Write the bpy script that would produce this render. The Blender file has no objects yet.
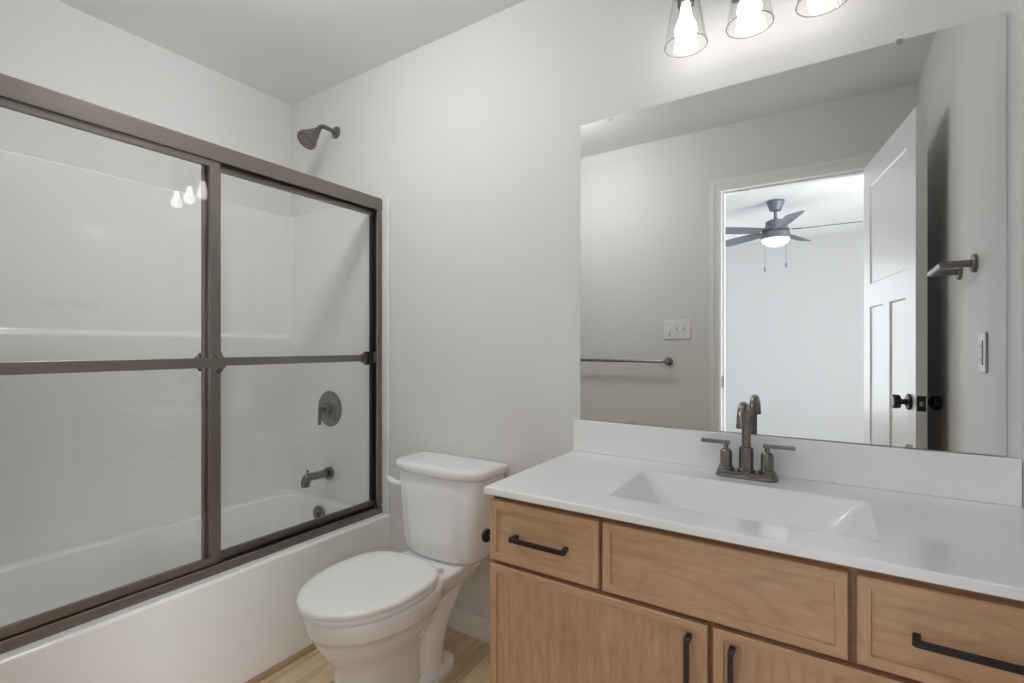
import bpy, bmesh, math
from mathutils import Vector, Matrix

C = bpy.context.scene.collection
SC = bpy.context.scene
PI = math.pi
H = 2.44                      # ceiling height
RX = 2.78                     # right wall
FY = -1.525                   # bathroom face of the door wall
WT = 0.12                     # door wall thickness

# ------------------------------------------------------------------ camera
cam_data = bpy.data.cameras.new('camera')
cam = bpy.data.objects.new('camera', cam_data); C.objects.link(cam)
cam.location = (2.4157, -1.5653, 1.152)
cam.rotation_euler = (PI/2, 0, math.radians(32.875))
cam_data.sensor_width = 36.0
cam_data.lens = 492.0/1024*36
cam_data.shift_y = 5.0/1024
cam_data.clip_start = 0.01
SC.camera = cam

# ------------------------------------------------------------------ light, exposure
SC.view_settings.view_transform = 'Standard'
SC.view_settings.look = 'None'
SC.view_settings.gamma = 1.0
SC.view_settings.use_curve_mapping = False
SC.view_settings.exposure = 0.10
world = bpy.data.worlds.new('world'); SC.world = world
world.use_nodes = True
world.node_tree.nodes['Background'].inputs[0].default_value = (0.75, 0.85, 1.0, 1)
world.node_tree.nodes['Background'].inputs[1].default_value = 1.0
try:
    cy = SC.cycles
    cy.max_bounces = 14; cy.diffuse_bounces = 8; cy.glossy_bounces = 8
    cy.transmission_bounces = 10; cy.transparent_max_bounces = 24
    cy.caustics_reflective = False; cy.caustics_refractive = False
    cy.sample_clamp_indirect = 6.0
    cy.use_denoising = True
except Exception:
    pass

def area_light(name, loc, rot, sx, sy, power, color=(1, 1, 1), shape='RECTANGLE'):
    d = bpy.data.lights.new(name, 'AREA'); d.shape = shape
    d.size = sx
    if shape == 'RECTANGLE': d.size_y = sy
    d.energy = power; d.color = color
    o = bpy.data.objects.new(name, d); C.objects.link(o)
    o.location = loc; o.rotation_euler = rot
    return o
# added soft fill, standing in for daylight through two unseen bedroom windows
area_light('fill_east', (4.29, -2.30, 1.15), (0, PI/2, 0), 1.50, 1.00, 88, (0.95, 0.98, 1.02))
area_light('fill_west', (0.38, -5.24, 1.25), (PI/2, 0, 0), 1.25, 1.75, 26, (0.94, 0.975, 1.02))
DOME_STRENGTH = 38.0          # added ceiling fill, out of view
BULB_STRENGTH = 7.0          # vanity bulbs


# ------------------------------------------------------------------ materials
def mat(name, col, rough=0.5, metal=0.0, spec=0.5, bump=None, emit=None, coat=0.0):
    m = bpy.data.materials.new(name); m.use_nodes = True
    nt = m.node_tree; b = nt.nodes['Principled BSDF']
    b.inputs['Base Color'].default_value = (*col, 1)
    b.inputs['Roughness'].default_value = rough
    b.inputs['Metallic'].default_value = metal
    b.inputs['Specular IOR Level'].default_value = spec
    b.inputs['Coat Weight'].default_value = coat
    if emit:
        b.inputs['Emission Color'].default_value = (*emit[0], 1)
        b.inputs['Emission Strength'].default_value = emit[1]
    tc = nt.nodes.new('ShaderNodeTexCoord')
    nz = nt.nodes.new('ShaderNodeTexNoise')
    nt.links.new(tc.outputs['Object'], nz.inputs['Vector'])
    sc_, st_ = bump if bump else (60.0, 0.0)
    nz.inputs['Scale'].default_value = sc_
    nz.inputs['Detail'].default_value = 3
    if st_ > 0:
        bp = nt.nodes.new('ShaderNodeBump')
        bp.inputs['Strength'].default_value = st_
        bp.inputs['Distance'].default_value = 0.002
        nt.links.new(nz.outputs['Fac'], bp.inputs['Height'])
        nt.links.new(bp.outputs['Normal'], b.inputs['Normal'])
    return m

def glass_mat(name, tint=(1, 1, 1), ior=1.5, haze=0.0):
    m = bpy.data.materials.new(name); m.use_nodes = True
    nt = m.node_tree; nt.nodes.clear()
    out = nt.nodes.new('ShaderNodeOutputMaterial')
    tr = nt.nodes.new('ShaderNodeBsdfTransparent'); tr.inputs[0].default_value = (*tint, 1)
    gl = nt.nodes.new('ShaderNodeBsdfGlossy'); gl.inputs['Roughness'].default_value = 0.0
    fr = nt.nodes.new('ShaderNodeFresnel'); fr.inputs['IOR'].default_value = ior
    mx = nt.nodes.new('ShaderNodeMixShader')
    nt.links.new(fr.outputs[0], mx.inputs[0]); nt.links.new(tr.outputs[0], mx.inputs[1]); nt.links.new(gl.outputs[0], mx.inputs[2])
    nt.links.new(mx.outputs[0], out.inputs[0])
    # thin pane: the ray is not bent inside, so both faces reflect like the outer one
    ge = nt.nodes.new('ShaderNodeNewGeometry'); ml = nt.nodes.new('ShaderNodeMath'); ml.operation = 'MULTIPLY_ADD'
    ml.inputs[1].default_value = 1.0/ior - ior; ml.inputs[2].default_value = ior
    nt.links.new(ge.outputs['Backfacing'], ml.inputs[0]); nt.links.new(ml.outputs[0], fr.inputs['IOR'])
    return m

def wood_mat(name, c1, c2, axis='Z', scale=1.0, rough=0.36, bandscale=13.0):
    """flat-sawn grain running along the given axis, in object coordinates"""
    m = bpy.data.materials.new(name); m.use_nodes = True
    nt = m.node_tree; b = nt.nodes['Principled BSDF']
    N = nt.nodes.new; L = nt.links.new
    tc = N('ShaderNodeTexCoord'); mp = N('ShaderNodeMapping')
    L(tc.outputs['Object'], mp.inputs['Vector'])
    s = {'X': (0.12, 1, 1), 'Y': (1, 0.12, 1), 'Z': (1, 1, 0.12)}[axis]
    mp.inputs['Scale'].default_value = [q*scale for q in s]
    n1 = N('ShaderNodeTexNoise'); n1.inputs['Scale'].default_value = 7.0; n1.inputs['Detail'].default_value = 1.5
    mr = N('ShaderNodeMapping'); L(tc.outputs['Object'], mr.inputs['Vector'])
    mr.inputs['Scale'].default_value = [{True: 0.22, False: 1.0}[q < 0.5]*scale for q in s]
    L(mr.outputs[0], n1.inputs['Vector'])
    mul = N('ShaderNodeMath'); mul.operation = 'MULTIPLY'; mul.inputs[1].default_value = bandscale
    L(n1.outputs['Fac'], mul.inputs[0])
    fr = N('ShaderNodeMath'); fr.operation = 'PINGPONG'; fr.inputs[1].default_value = 0.5
    L(mul.outputs[0], fr.inputs[0])
    n2 = N('ShaderNodeTexNoise'); n2.inputs['Scale'].default_value = 90.0; n2.inputs['Detail'].default_value = 4
    L(mp.outputs[0], n2.inputs['Vector'])
    n3 = N('ShaderNodeTexNoise'); n3.inputs['Scale'].default_value = 3.0; n3.inputs['Detail'].default_value = 3
    L(tc.outputs['Object'], n3.inputs['Vector'])
    # soft broad tone + fine fibre + thin darker growth-ring lines
    a = N('ShaderNodeMath'); a.operation = 'MULTIPLY_ADD'; a.inputs[1].default_value = 0.45
    h2 = N('ShaderNodeMath'); h2.operation = 'MULTIPLY'; h2.inputs[1].default_value = 0.55
    L(n2.outputs['Fac'], h2.inputs[0]); L(n3.outputs['Fac'], a.inputs[0]); L(h2.outputs[0], a.inputs[2])
    rp = N('ShaderNodeValToRGB')
    rp.color_ramp.elements[0].position = 0.32; rp.color_ramp.elements[0].color = (*c1, 1)
    rp.color_ramp.elements[1].position = 0.68; rp.color_ramp.elements[1].color = (*c2, 1)
    L(a.outputs[0], rp.inputs[0])
    ln = N('ShaderNodeMapRange'); ln.inputs['From Min'].default_value = 0.0; ln.inputs['From Max'].default_value = 0.16
    ln.inputs['To Min'].default_value = 0.88; ln.inputs['To Max'].default_value = 1.0
    L(fr.outputs[0], ln.inputs['Value'])
    mx = N('ShaderNodeMix'); mx.data_type = 'RGBA'; mx.blend_type = 'MULTIPLY'; mx.inputs[0].default_value = 1.0
    L(rp.outputs[0], mx.inputs[6]); L(ln.outputs[0], mx.inputs[7])
    L(mx.outputs[2], b.inputs['Base Color'])
    b.inputs['Roughness'].default_value = rough
    b.inputs['Specular IOR Level'].default_value = 0.5
    return m

def floor_mat():
    m = bpy.data.materials.new('oak plank flooring'); m.use_nodes = True
    nt = m.node_tree; b = nt.nodes['Principled BSDF']; N = nt.nodes.new; L = nt.links.new
    tc = N('ShaderNodeTexCoord'); mp = N('ShaderNodeMapping')
    mp.inputs['Rotation'].default_value = (0, 0, PI/2); mp.inputs['Location'].default_value = (0.35, 0.10, 0)
    L(tc.outputs['Object'], mp.inputs['Vector'])
    br = N('ShaderNodeTexBrick')
    br.inputs['Color1'].default_value = (0.68, 0.525, 0.335, 1); br.inputs['Color2'].default_value = (0.78, 0.63, 0.43, 1)
    br.inputs['Mortar'].default_value = (0.25, 0.15, 0.08, 1)
    br.inputs['Scale'].default_value = 1.0; br.inputs['Mortar Size'].default_value = 0.0012
    br.inputs['Brick Width'].default_value = 1.22; br.inputs['Row Height'].default_value = 0.18
    br.offset = 0.37
    L(mp.outputs[0], br.inputs['Vector'])
    mp2 = N('ShaderNodeMapping'); mp2.inputs['Scale'].default_value = (1, 0.1, 1)
    L(tc.outputs['Object'], mp2.inputs['Vector'])
    nz = N('ShaderNodeTexNoise'); nz.inputs['Scale'].default_value = 28; nz.inputs['Detail'].default_value = 5
    L(mp2.outputs[0], nz.inputs['Vector'])
    rp = N('ShaderNodeValToRGB')
    rp.color_ramp.elements[0].position = 0.3; rp.color_ramp.elements[0].color = (0.62, 0.60, 0.58, 1)
    rp.color_ramp.elements[1].position = 0.65; rp.color_ramp.elements[1].color = (1.08, 1.06, 1.04, 1)
    L(nz.outputs['Fac'], rp.inputs[0])
    mx = N('ShaderNodeMix'); mx.data_type = 'RGBA'; mx.blend_type = 'MULTIPLY'; mx.inputs[0].default_value = 1.0
    L(br.outputs['Color'], mx.inputs[6]); L(rp.outputs[0], mx.inputs[7])
    L(mx.outputs[2], b.inputs['Base Color'])
    b.inputs['Roughness'].default_value = 0.45
    return m

M = {}
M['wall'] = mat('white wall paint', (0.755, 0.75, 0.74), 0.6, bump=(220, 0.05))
M['wallbed'] = mat('pale grey bedroom paint', (0.62, 0.615, 0.62), 0.7, bump=(220, 0.05))  # white bedroom walls darkened in colour to lower the light there
M['ceil'] = mat('flat ceiling paint', (0.86, 0.855, 0.84), 0.85, bump=(220, 0.05))
M['trim'] = mat('semi-gloss trim paint', (0.85, 0.85, 0.845), 0.3)
M['doorp'] = mat('semi-gloss door paint', (0.80, 0.81, 0.815), 0.3)
M['acrylic'] = mat('glossy white acrylic', (0.86, 0.86, 0.85), 0.10, spec=0.5, coat=0.2)
M['tub'] = mat('glossy tub enamel', (0.92, 0.92, 0.915), 0.12, coat=0.2)
M['china'] = mat('white vitreous china', (0.89, 0.89, 0.89), 0.08, coat=0.3)
M['plastic'] = mat('white seat plastic', (0.91, 0.91, 0.895), 0.22)
M['marble'] = mat('cultured marble', (0.90, 0.90, 0.90), 0.14, coat=0.25)
M['bronze'] = mat('brushed bronze aluminium', (0.228, 0.198, 0.178), 0.36, metal=0.85)
M['rubber_shade'] = mat('black rubber and painted shade', (0.012, 0.012, 0.012), 0.6)  # rubber; also blackens the inner leaf's end stile, shade put into colour
M['orb'] = mat('dark pewter metal', (0.22, 0.205, 0.195), 0.24, metal=1.0)
M['black'] = mat('matte black metal', (0.022, 0.023, 0.026), 0.38, metal=0.3)
M['steel'] = mat('satin steel', (0.45, 0.45, 0.45), 0.3, metal=1.0)
M['mirror'] = mat('silvered mirror', (0.85, 0.855, 0.84), 0.0, metal=1.0)
M['edge'] = mat('dark mirror edge', (0.10, 0.11, 0.10), 0.3)
M['glass'] = glass_mat('clear shower glass', (0.985, 0.988, 0.982))
M['shade'] = glass_mat('clear lamp glass', (0.985, 0.985, 0.985), 1.3)
M['rim'] = mat('polished glass rim', (0.42, 0.42, 0.41), 0.15)
M['bulb'] = mat('lit frosted bulb', (1, 1, 1), 0.5, emit=((1.0, 0.97, 0.925), BULB_STRENGTH))
M['dome'] = mat('added fill dome', (1, 1, 1), 0.5, emit=((0.97, 0.99, 1.0), DOME_STRENGTH))
M['fanlamp'] = mat('lit frosted bowl', (1, 1, 1), 0.5, emit=((1.0, 0.96, 0.88), 0.55))
M['fanmetal'] = mat('dark grey fan metal', (0.16, 0.175, 0.20), 0.5, metal=0.3)
M['fanblade'] = mat('dark grey fan blade', (0.135, 0.145, 0.17), 0.5)
M['switch'] = mat('white switch plastic', (0.82, 0.815, 0.80), 0.3)
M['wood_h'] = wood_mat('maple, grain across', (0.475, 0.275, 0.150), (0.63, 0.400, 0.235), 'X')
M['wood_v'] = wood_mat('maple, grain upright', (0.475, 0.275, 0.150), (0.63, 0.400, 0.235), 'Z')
M['wood_shaded'] = wood_mat('maple face frame', (0.24, 0.13, 0.066), (0.36, 0.21, 0.115), 'X')  # maple darkened: shade in the gaps between fronts put into the colour
M['shoe'] = wood_mat('oak shoe moulding', (0.32, 0.19, 0.10), (0.48, 0.31, 0.18), 'Y')
M['floor'] = floor_mat()
M['carpet'] = mat('added pale grey carpet', (0.50, 0.50, 0.495), 0.95, bump=(400, 0.4))  # unseen bedroom flooring, added to keep bounced light neutral

# ------------------------------------------------------------------ mesh helpers
def new(): return bmesh.new()

def add_box(bm, lo, hi, bev=0.0, seg=2, mi=0):
    x0, y0, z0 = lo; x1, y1, z1 = hi
    v = [bm.verts.new(p) for p in ((x0,y0,z0),(x1,y0,z0),(x1,y1,z0),(x0,y1,z0),(x0,y0,z1),(x1,y0,z1),(x1,y1,z1),(x0,y1,z1))]
    fs = [bm.faces.new([v[i] for i in q]) for q in ((0,3,2,1),(4,5,6,7),(0,1,5,4),(1,2,6,5),(2,3,7,6),(3,0,4,7))]
    for f in fs: f.material_index = mi
    if bev > 0:
        es = list({e for f in fs for e in f.edges})
        bmesh.ops.bevel(bm, geom=es, offset=bev, segments=seg, profile=0.5, affect='EDGES')
    return bm

def loft(bm, loops, cap0=True, cap1=True, closed=True, mi=0):
    rows = [[bm.verts.new(p) for p in lp] for lp in loops]
    n = len(rows[0])
    for a, b in zip(rows[:-1], rows[1:]):
        for i in range(n if closed else n-1):
            j = (i+1) % n
            f = bm.faces.new((a[i], a[j], b[j], b[i])); f.material_index = mi
    if cap0: bm.faces.new(rows[0][::-1]).material_index = mi
    if cap1: bm.faces.new(rows[-1]).material_index = mi
    return rows

def frame_from(d):
    d = Vector(d).normalized()
    up = Vector((0, 0, 1)) if abs(d.z) < 0.95 else Vector((1, 0, 0))
    a = d.cross(up).normalized(); b = a.cross(d).normalized()
    return d, a, b

def add_lathe(bm, o, d, prof, n=32, cap0=True, cap1=True, mi=0):
    """prof: (distance along d, radius)"""
    o = Vector(o); d, a, b = frame_from(d)
    loops = []
    for t, r in prof:
        r = max(r, 1e-5)
        loops.append([o + d*t + (a*math.cos(2*PI*k/n) + b*math.sin(2*PI*k/n))*r for k in range(n)])
    loft(bm, loops, cap0, cap1, mi=mi)
    return bm

def smooth_path(pts, sub=6):
    """Catmull-Rom through the points"""
    P = [Vector(p) for p in pts]; out = []
    for i in range(len(P)-1):
        p0 = P[max(i-1, 0)]; p1 = P[i]; p2 = P[i+1]; p3 = P[min(i+2, len(P)-1)]
        for k in range(sub):
            t = k/sub
            out.append(0.5*((2*p1) + (p2-p0)*t + (2*p0-5*p1+4*p2-p3)*t*t + (-p0+3*p1-3*p2+p3)*t**3))
    out.append(P[-1])
    return out

def add_tube(bm, pts, r, n=16, caps=True, mi=0):
    P = [Vector(p) for p in pts]; m = len(P)
    R = r if isinstance(r, (list, tuple)) else [r]*m
    if len(R) != m:                                     # spread radii along the path
        R = [R[0] + 0*k for k in range(m)] if len(R) == 1 else [
            R[min(int(k/(m-1)*(len(R)-1)), len(R)-2)]*(1-((k/(m-1)*(len(R)-1)) % 1 if k < m-1 else 1)) +
            R[min(int(k/(m-1)*(len(R)-1)), len(R)-2)+1]*((k/(m-1)*(len(R)-1)) % 1 if k < m-1 else 1) for k in range(m)]
    T = [(P[min(i+1, m-1)]-P[max(i-1, 0)]).normalized() for i in range(m)]
    _, a, b = frame_from(T[0]); loops = []
    for i in range(m):
        a = (a - T[i]*a.dot(T[i])).normalized(); b = T[i].cross(a).normalized()
        loops.append([P[i] + (a*math.cos(2*PI*k/n)+b*math.sin(2*PI*k/n))*R[i] for k in range(n)])
    loft(bm, loops, caps, caps, mi=mi)
    return bm

def add_prism(bm, poly, axis, t0, t1, mi=0):
    """poly of 2-D points extruded along an axis: 'X' -> (y,z), 'Y' -> (x,z), 'Z' -> (x,y)"""
    def P(q, t):
        return {'X': (t, q[0], q[1]), 'Y': (q[0], t, q[1]), 'Z': (q[0], q[1], t)}[axis]
    loft(bm, [[P(q, t0) for q in poly], [P(q, t1) for q in poly]], mi=mi)
    return bm

def rrect(x0, x1, y0, y1, r, z, n=6):
    pts = []
    r = min(r, (x1-x0)/2-1e-4, (y1-y0)/2-1e-4)
    for cx, cy_, a0 in ((x1-r, y1-r, 0), (x0+r, y1-r, PI/2), (x0+r, y0+r, PI), (x1-r, y0+r, 1.5*PI)):
        for k in range(n+1):
            a = a0 + PI/2*k/n
            pts.append((cx+r*math.cos(a), cy_+r*math.sin(a), z))
    return pts

def egg(cx, yf, yb, w, yc, z, n=56, ef=2.0, eb=2.6):
    """closed outline: front tip yf, back yb, half width w at yc"""
    pts = []
    for k in range(n):
        t = 2*PI*k/n; s, c = math.sin(t), math.cos(t)
        e, l = (eb, yb-yc) if s > 0 else (ef, yc-yf)
        pts.append((cx + w*math.copysign(abs(c)**(2/e), c), yc + l*math.copysign(abs(s)**(2/e), s), z))
    return pts

def wloc(o):
    v = Vector((0, 0, 0))
    while o is not None:
        v += Vector(o.location); o = o.parent
    return v

def obj(name, bm, mats, parent=None, local=False, sharp=38, flat=False):
    bmesh.ops.recalc_face_normals(bm, faces=bm.faces[:])
    if parent is not None and not local:
        off = -wloc(parent)
        bmesh.ops.translate(bm, verts=bm.verts[:], vec=off)
    me = bpy.data.meshes.new(name); bm.to_mesh(me); bm.free()
    for m in (mats if isinstance(mats, (list, tuple)) else [mats]): me.materials.append(m)
    if not flat:
        me.polygons.foreach_set('use_smooth', [True]*len(me.polygons))
        me.set_sharp_from_angle(angle=math.radians(sharp))
    o = bpy.data.objects.new(name, me); C.objects.link(o)
    if sharp < 60 and not flat:                       # keep large flat faces flat beside their rounded edges
        w = o.modifiers.new('weighted normals', 'WEIGHTED_NORMAL'); w.keep_sharp = True; w.weight = 75
    if parent is not None: o.parent = parent
    return o

def thing(name, label, cat, loc=(0, 0, 0), rotz=0.0, group=None):
    o = bpy.data.objects.new(name, None); C.objects.link(o)
    o.location = loc; o.rotation_euler = (0, 0, rotz); o.empty_display_size = 0.05
    o['label'] = label; o['category'] = cat; o['kind'] = 'thing'
    if group: o['group'] = group
    return o

def struct(name, bm, m, label=None, cat=None):
    o = obj(name, bm, m); o['kind'] = 'structure'
    if label: o['label'] = label
    if cat: o['category'] = cat
    return o

# ------------------------------------------------------------------ room shell
BX0, BX1, BY = -0.45, 4.25, -5.2           # bedroom extents
b = new(); add_box(b, (BX0, BY, 0.0005), (BX1, FY-WT+0.03, 0.012)); struct('floor_bedroom', b, M['carpet'], 'added pale grey carpet of the bedroom beyond the doorway', 'floor')
b = new(); add_box(b, (BX0-0.1, BY-0.1, -0.08), (BX1+0.1, 0.1, 0)); struct('floor', b, M['floor'], 'light oak plank floor running under vanity and toilet', 'floor')
b = new(); add_box(b, (BX0-0.1, BY-0.1, H), (BX1+0.1, 0.1, H+0.08)); struct('ceiling', b, M['ceil'], 'flat white ceiling over the bathroom', 'ceiling')
b = new(); add_box(b, (-0.1, FY-0.02, 0), (0, 0, H)); struct('wall_left', b, M['wall'], 'white wall along the long side of the bathtub', 'wall')
b = new(); add_box(b, (-0.1, 0, 0), (RX+0.1, 0.1, H)); struct('wall_back', b, M['wall'], 'white wall behind toilet, mirror and vanity', 'wall')
b = new(); add_box(b, (RX, FY-0.02, 0), (RX+0.1, 0, H)); struct('wall_right', b, M['wall'], 'white wall at the end of the vanity', 'wall')
OX0, OX1, OZ = 1.882, 2.597, 2.062          # clear door opening
b = new()
add_box(b, (BX0-0.1, FY-WT, 0), (OX0-0.018, FY, H)); add_box(b, (OX1+0.018, FY-WT, 0), (BX1+0.1, FY, H))
add_box(b, (OX0-0.018, FY-WT, OZ+0.018), (OX1+0.018, FY, H))
struct('wall_front', b, M['wall'], 'white wall with the doorway, seen in the mirror', 'wall')
WZ0, WZ1 = 0.37, 2.13
b = new(); xa, xb = -0.25, 1.01  # rear wall opening made for the added window
add_box(b, (BX0-0.1, BY-0.1, 0), (xa, BY, H)); add_box(b, (xb, BY-0.1, 0), (BX1+0.1, BY, H)); add_box(b, (xa, BY-0.1, 0), (xb, BY, WZ0)); add_box(b, (xa, BY-0.1, WZ1), (xb, BY, H))
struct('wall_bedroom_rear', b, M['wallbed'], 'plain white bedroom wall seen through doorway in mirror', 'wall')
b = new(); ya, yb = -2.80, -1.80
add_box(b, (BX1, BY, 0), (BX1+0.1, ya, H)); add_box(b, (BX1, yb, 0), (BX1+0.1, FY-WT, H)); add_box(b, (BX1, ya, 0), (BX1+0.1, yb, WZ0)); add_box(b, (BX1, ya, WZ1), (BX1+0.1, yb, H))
struct('wall_bedroom_right', b, M['wallbed'], 'bedroom side wall with an added, unseen window, beyond the bathroom door', 'wall')
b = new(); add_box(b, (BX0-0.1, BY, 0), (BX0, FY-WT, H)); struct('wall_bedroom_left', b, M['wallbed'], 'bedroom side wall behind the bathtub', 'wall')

# jamb, stops and casings of the doorway
b = new()
add_box(b, (OX0-0.018, FY-WT-0.001, 0), (OX0, FY+0.001, OZ+0.018)); add_box(b, (OX1, FY-WT-0.001, 0), (OX1+0.018, FY+0.001, OZ+0.018))
add_box(b, (OX0, FY-WT-0.001, OZ), (OX1, FY+0.001, OZ+0.018))
add_box(b, (OX0, FY-0.075, 0), (OX0+0.010, FY-0.040, OZ)); add_box(b, (OX1-0.010, FY-0.075, 0), (OX1, FY-0.040, OZ))
add_box(b, (OX0+0.010, FY-0.075, OZ-0.010), (OX1-0.010, FY-0.040, OZ))
jamb = struct('door_frame', b, M['trim'], 'white door jamb around the open doorway', 'door frame')
b = new(); add_box(b, (OX0-0.0002, FY-0.036, 0.912), (OX0+0.0018, FY-0.002, 0.977), 0.0006, 1)
add_box(b, (OX0+0.0018, FY-0.026, 0.930), (OX0+0.0024, FY-0.012, 0.958))
obj('strike_plate', b, M['steel'], jamb)
def casing(name, yf, yb_, lab):
    b = new(); w = 0.054; a0, a1, z1 = OX0-0.006, OX1+0.006, OZ+0.006
    # stepped colonial profile: thin inner edge, thicker outer band, mitred
    for (i0, i1, t) in ((0.0, 0.030, 0.010), (0.030, w, 0.015)):
        y0, y1 = (yf, yf+t) if yb_ > yf else (yf-t, yf)
        for pl in ([(a0-i1, 0), (a0-i0, 0), (a0-i0, z1+i0), (a0-i1, z1+i1)],
                   [(a1+i0, 0), (a1+i1, 0), (a1+i1, z1+i1), (a1+i0, z1+i0)],
                   [(a0-i0, z1+i0), (a1+i0, z1+i0), (a1+i1, z1+i1), (a0-i1, z1+i1)]):
            add_prism(b, pl, 'Y', y0, y1)
    return struct(name, b, M['trim'], lab, 'trim')
casing('trim_1', FY, FY+0.1, 'white door casing on the bathroom side, seen in mirror')
casing('trim_2', FY-WT, FY-WT-0.1, 'white door casing on the bedroom side')
def base(name, poly2, lab):
    b = new()
    (x0, y0), (x1, y1) = poly2
    add_box(b, (x0, y0, 0), (x1, y1, 0.085), 0.004, 2)
    return struct(name, b, M['trim'], lab, 'baseboard')
base('baseboard_back', ((0.772, -0.014), (1.676, -0.0002)), 'white baseboard behind the toilet')
base('baseboard_front', ((0.772, FY+0.0002), (OX0-0.062, FY+0.014)), 'white baseboard beside the doorway')
base('baseboard_right', ((RX-0.014, FY+0.016), (RX-0.0002, -0.50)), 'white baseboard on the wall behind the open door')
b = new()
add_prism(b, [(0.7562, 0), (0.7715, 0), (0.7715, 0.006), (0.768, 0.0125), (0.7625, 0.0165), (0.7562, 0.018)], 'Y', FY+0.0002, -0.0155)
struct('trim_3', b, M['shoe'], 'wood-tone shoe moulding along the foot of the bathtub', 'trim')

# added bedroom windows, unseen, placed to let the fill light in
def added_window_trim(name, axis, a0, a1, lab):
    b = new()
    for p0, p1, z0, z1 in ((a0-0.05, a0, WZ0-0.05, WZ1+0.05), (a1, a1+0.05, WZ0-0.05, WZ1+0.05), (a0, a1, WZ0-0.05, WZ0), (a0, a1, WZ1, WZ1+0.05)):
        if axis == 'X': add_box(b, (p0, BY+0.0005, z0), (p1, BY+0.016, z1))
        else: add_box(b, (BX1-0.016, p0, z0), (BX1-0.0005, p1, z1))
    struct(name, b, M['trim'], lab, 'added window')
added_window_trim('added_window_1', 'X', -0.25, 1.01, 'added, unseen bedroom window frame in the rear wall')
added_window_trim('added_window_2', 'Y', -2.80, -1.80, 'added, unseen bedroom window frame in the side wall')

# ------------------------------------------------------------------ open door (28 in. slab, three recessed panels)
DW, DT, DZ0, DZ1 = 0.708, 0.035, 0.012, 2.050
door = thing('door_1', 'white three-panel door standing open against the right wall, seen in mirror', 'door', (OX1-0.003, FY+0.002, 0), math.radians(90-10.2))
door['kind'] = 'structure'
# local frame: +x runs from hinge to latch, +y is the opening-side face
def door_face(b, yface, inward):
    st, ml = 0.105, 0.095
    xs = [0, st, DW/2-ml/2, DW/2+ml/2, DW-st, DW]
    z = [DZ0, DZ0+0.20, 1.345, 1.455, DZ1-0.115, DZ1]
    d = 0.006*inward; i = 0.006
    panels = [(xs[1], xs[2], z[1], z[2]), (xs[3], xs[4], z[1], z[2]), (xs[1], xs[4], z[3], z[4])]
    def q(p): b.faces.new([b.verts.new(v) for v in p])
    def rect(x0, x1, z0, z1, y): q([(x0, y, z0), (x1, y, z0), (x1, y, z1), (x0, y, z1)])
    rect(xs[0], xs[1], z[0], z[5], yface); rect(xs[4], xs[5], z[0], z[5], yface)
    rect(xs[1], xs[4], z[0], z[1], yface); rect(xs[1], xs[4], z[2], z[3], yface); rect(xs[1], xs[4], z[4], z[5], yface)
    rect(xs[2], xs[3], z[1], z[2], yface)
    for x0, x1, z0, z1 in panels:
        o = [(x0, yface, z0), (x1, yface, z0), (x1, yface, z1), (x0, yface, z1)]
        n = [(x0+i, yface+d, z0+i), (x1-i, yface+d, z0+i), (x1-i, yface+d, z1-i), (x0+i, yface+d, z1-i)]
        for k in range(4): q([o[k], o[(k+1) % 4], n[(k+1) % 4], n[k]])
        q(n)
b = new(); door_face(b, 0.0, -1); door_face(b, -DT, 1)
for p in ([(0,0,DZ0),(DW,0,DZ0),(DW,-DT,DZ0),(0,-DT,DZ0)], [(0,0,DZ1),(DW,0,DZ1),(DW,-DT,DZ1),(0,-DT,DZ1)],
          [(0,0,DZ0),(0,0,DZ1),(0,-DT,DZ1),(0,-DT,DZ0)], [(DW,0,DZ0),(DW,0,DZ1),(DW,-DT,DZ1),(DW,-DT,DZ0)]):
    b.faces.new([b.verts.new(v) for v in p])
# shift so that the opening-side face lies DT inside the hinge line
bmesh.ops.translate(b, verts=b.verts[:], vec=(0.003, DT, 0))
obj('door_slab', b, M['doorp'], door, local=True, flat=True)
KX, KZ = DW-0.058, 0.938
for s, y0 in ((1, DT), (-1, 0.0)):
    k = new(); add_lathe(k, (KX, y0, KZ), (0, s, 0), [(0, 0.0305), (0.004, 0.0315), (0.009, 0.029), (0.012, 0.012), (0.026, 0.0095), (0.030, 0.013), (0.033, 0.0255), (0.0365, 0.027), (0.053, 0.027), (0.0565, 0.025), (0.057, 0.0)], 32)
    obj('door_knob', k, M['black'], door, local=True)
k = new(); add_box(k, (DW+0.0025, 0.004, KZ-0.029), (DW+0.0045, DT-0.004, KZ+0.029), 0.0006, 1)
lp = obj('latch_plate', k, M['black'], door, local=True)
k = new(); add_prism(k, [(DW+0.004, 0.010), (DW+0.013, 0.018), (DW+0.013, 0.0245), (DW+0.004, 0.0245)], 'Z', KZ-0.009, KZ+0.009)
obj('latch_bolt', k, M['steel'], lp, local=True)
for hz in (0.25, 1.03, 1.83):
    k = new(); add_lathe(k, (-0.002, -0.004, hz-0.045), (0, 0, 1), [(0, 0.006), (0.09, 0.006)], 12)
    obj('hinge', k, M['black'], door, local=True)

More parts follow.
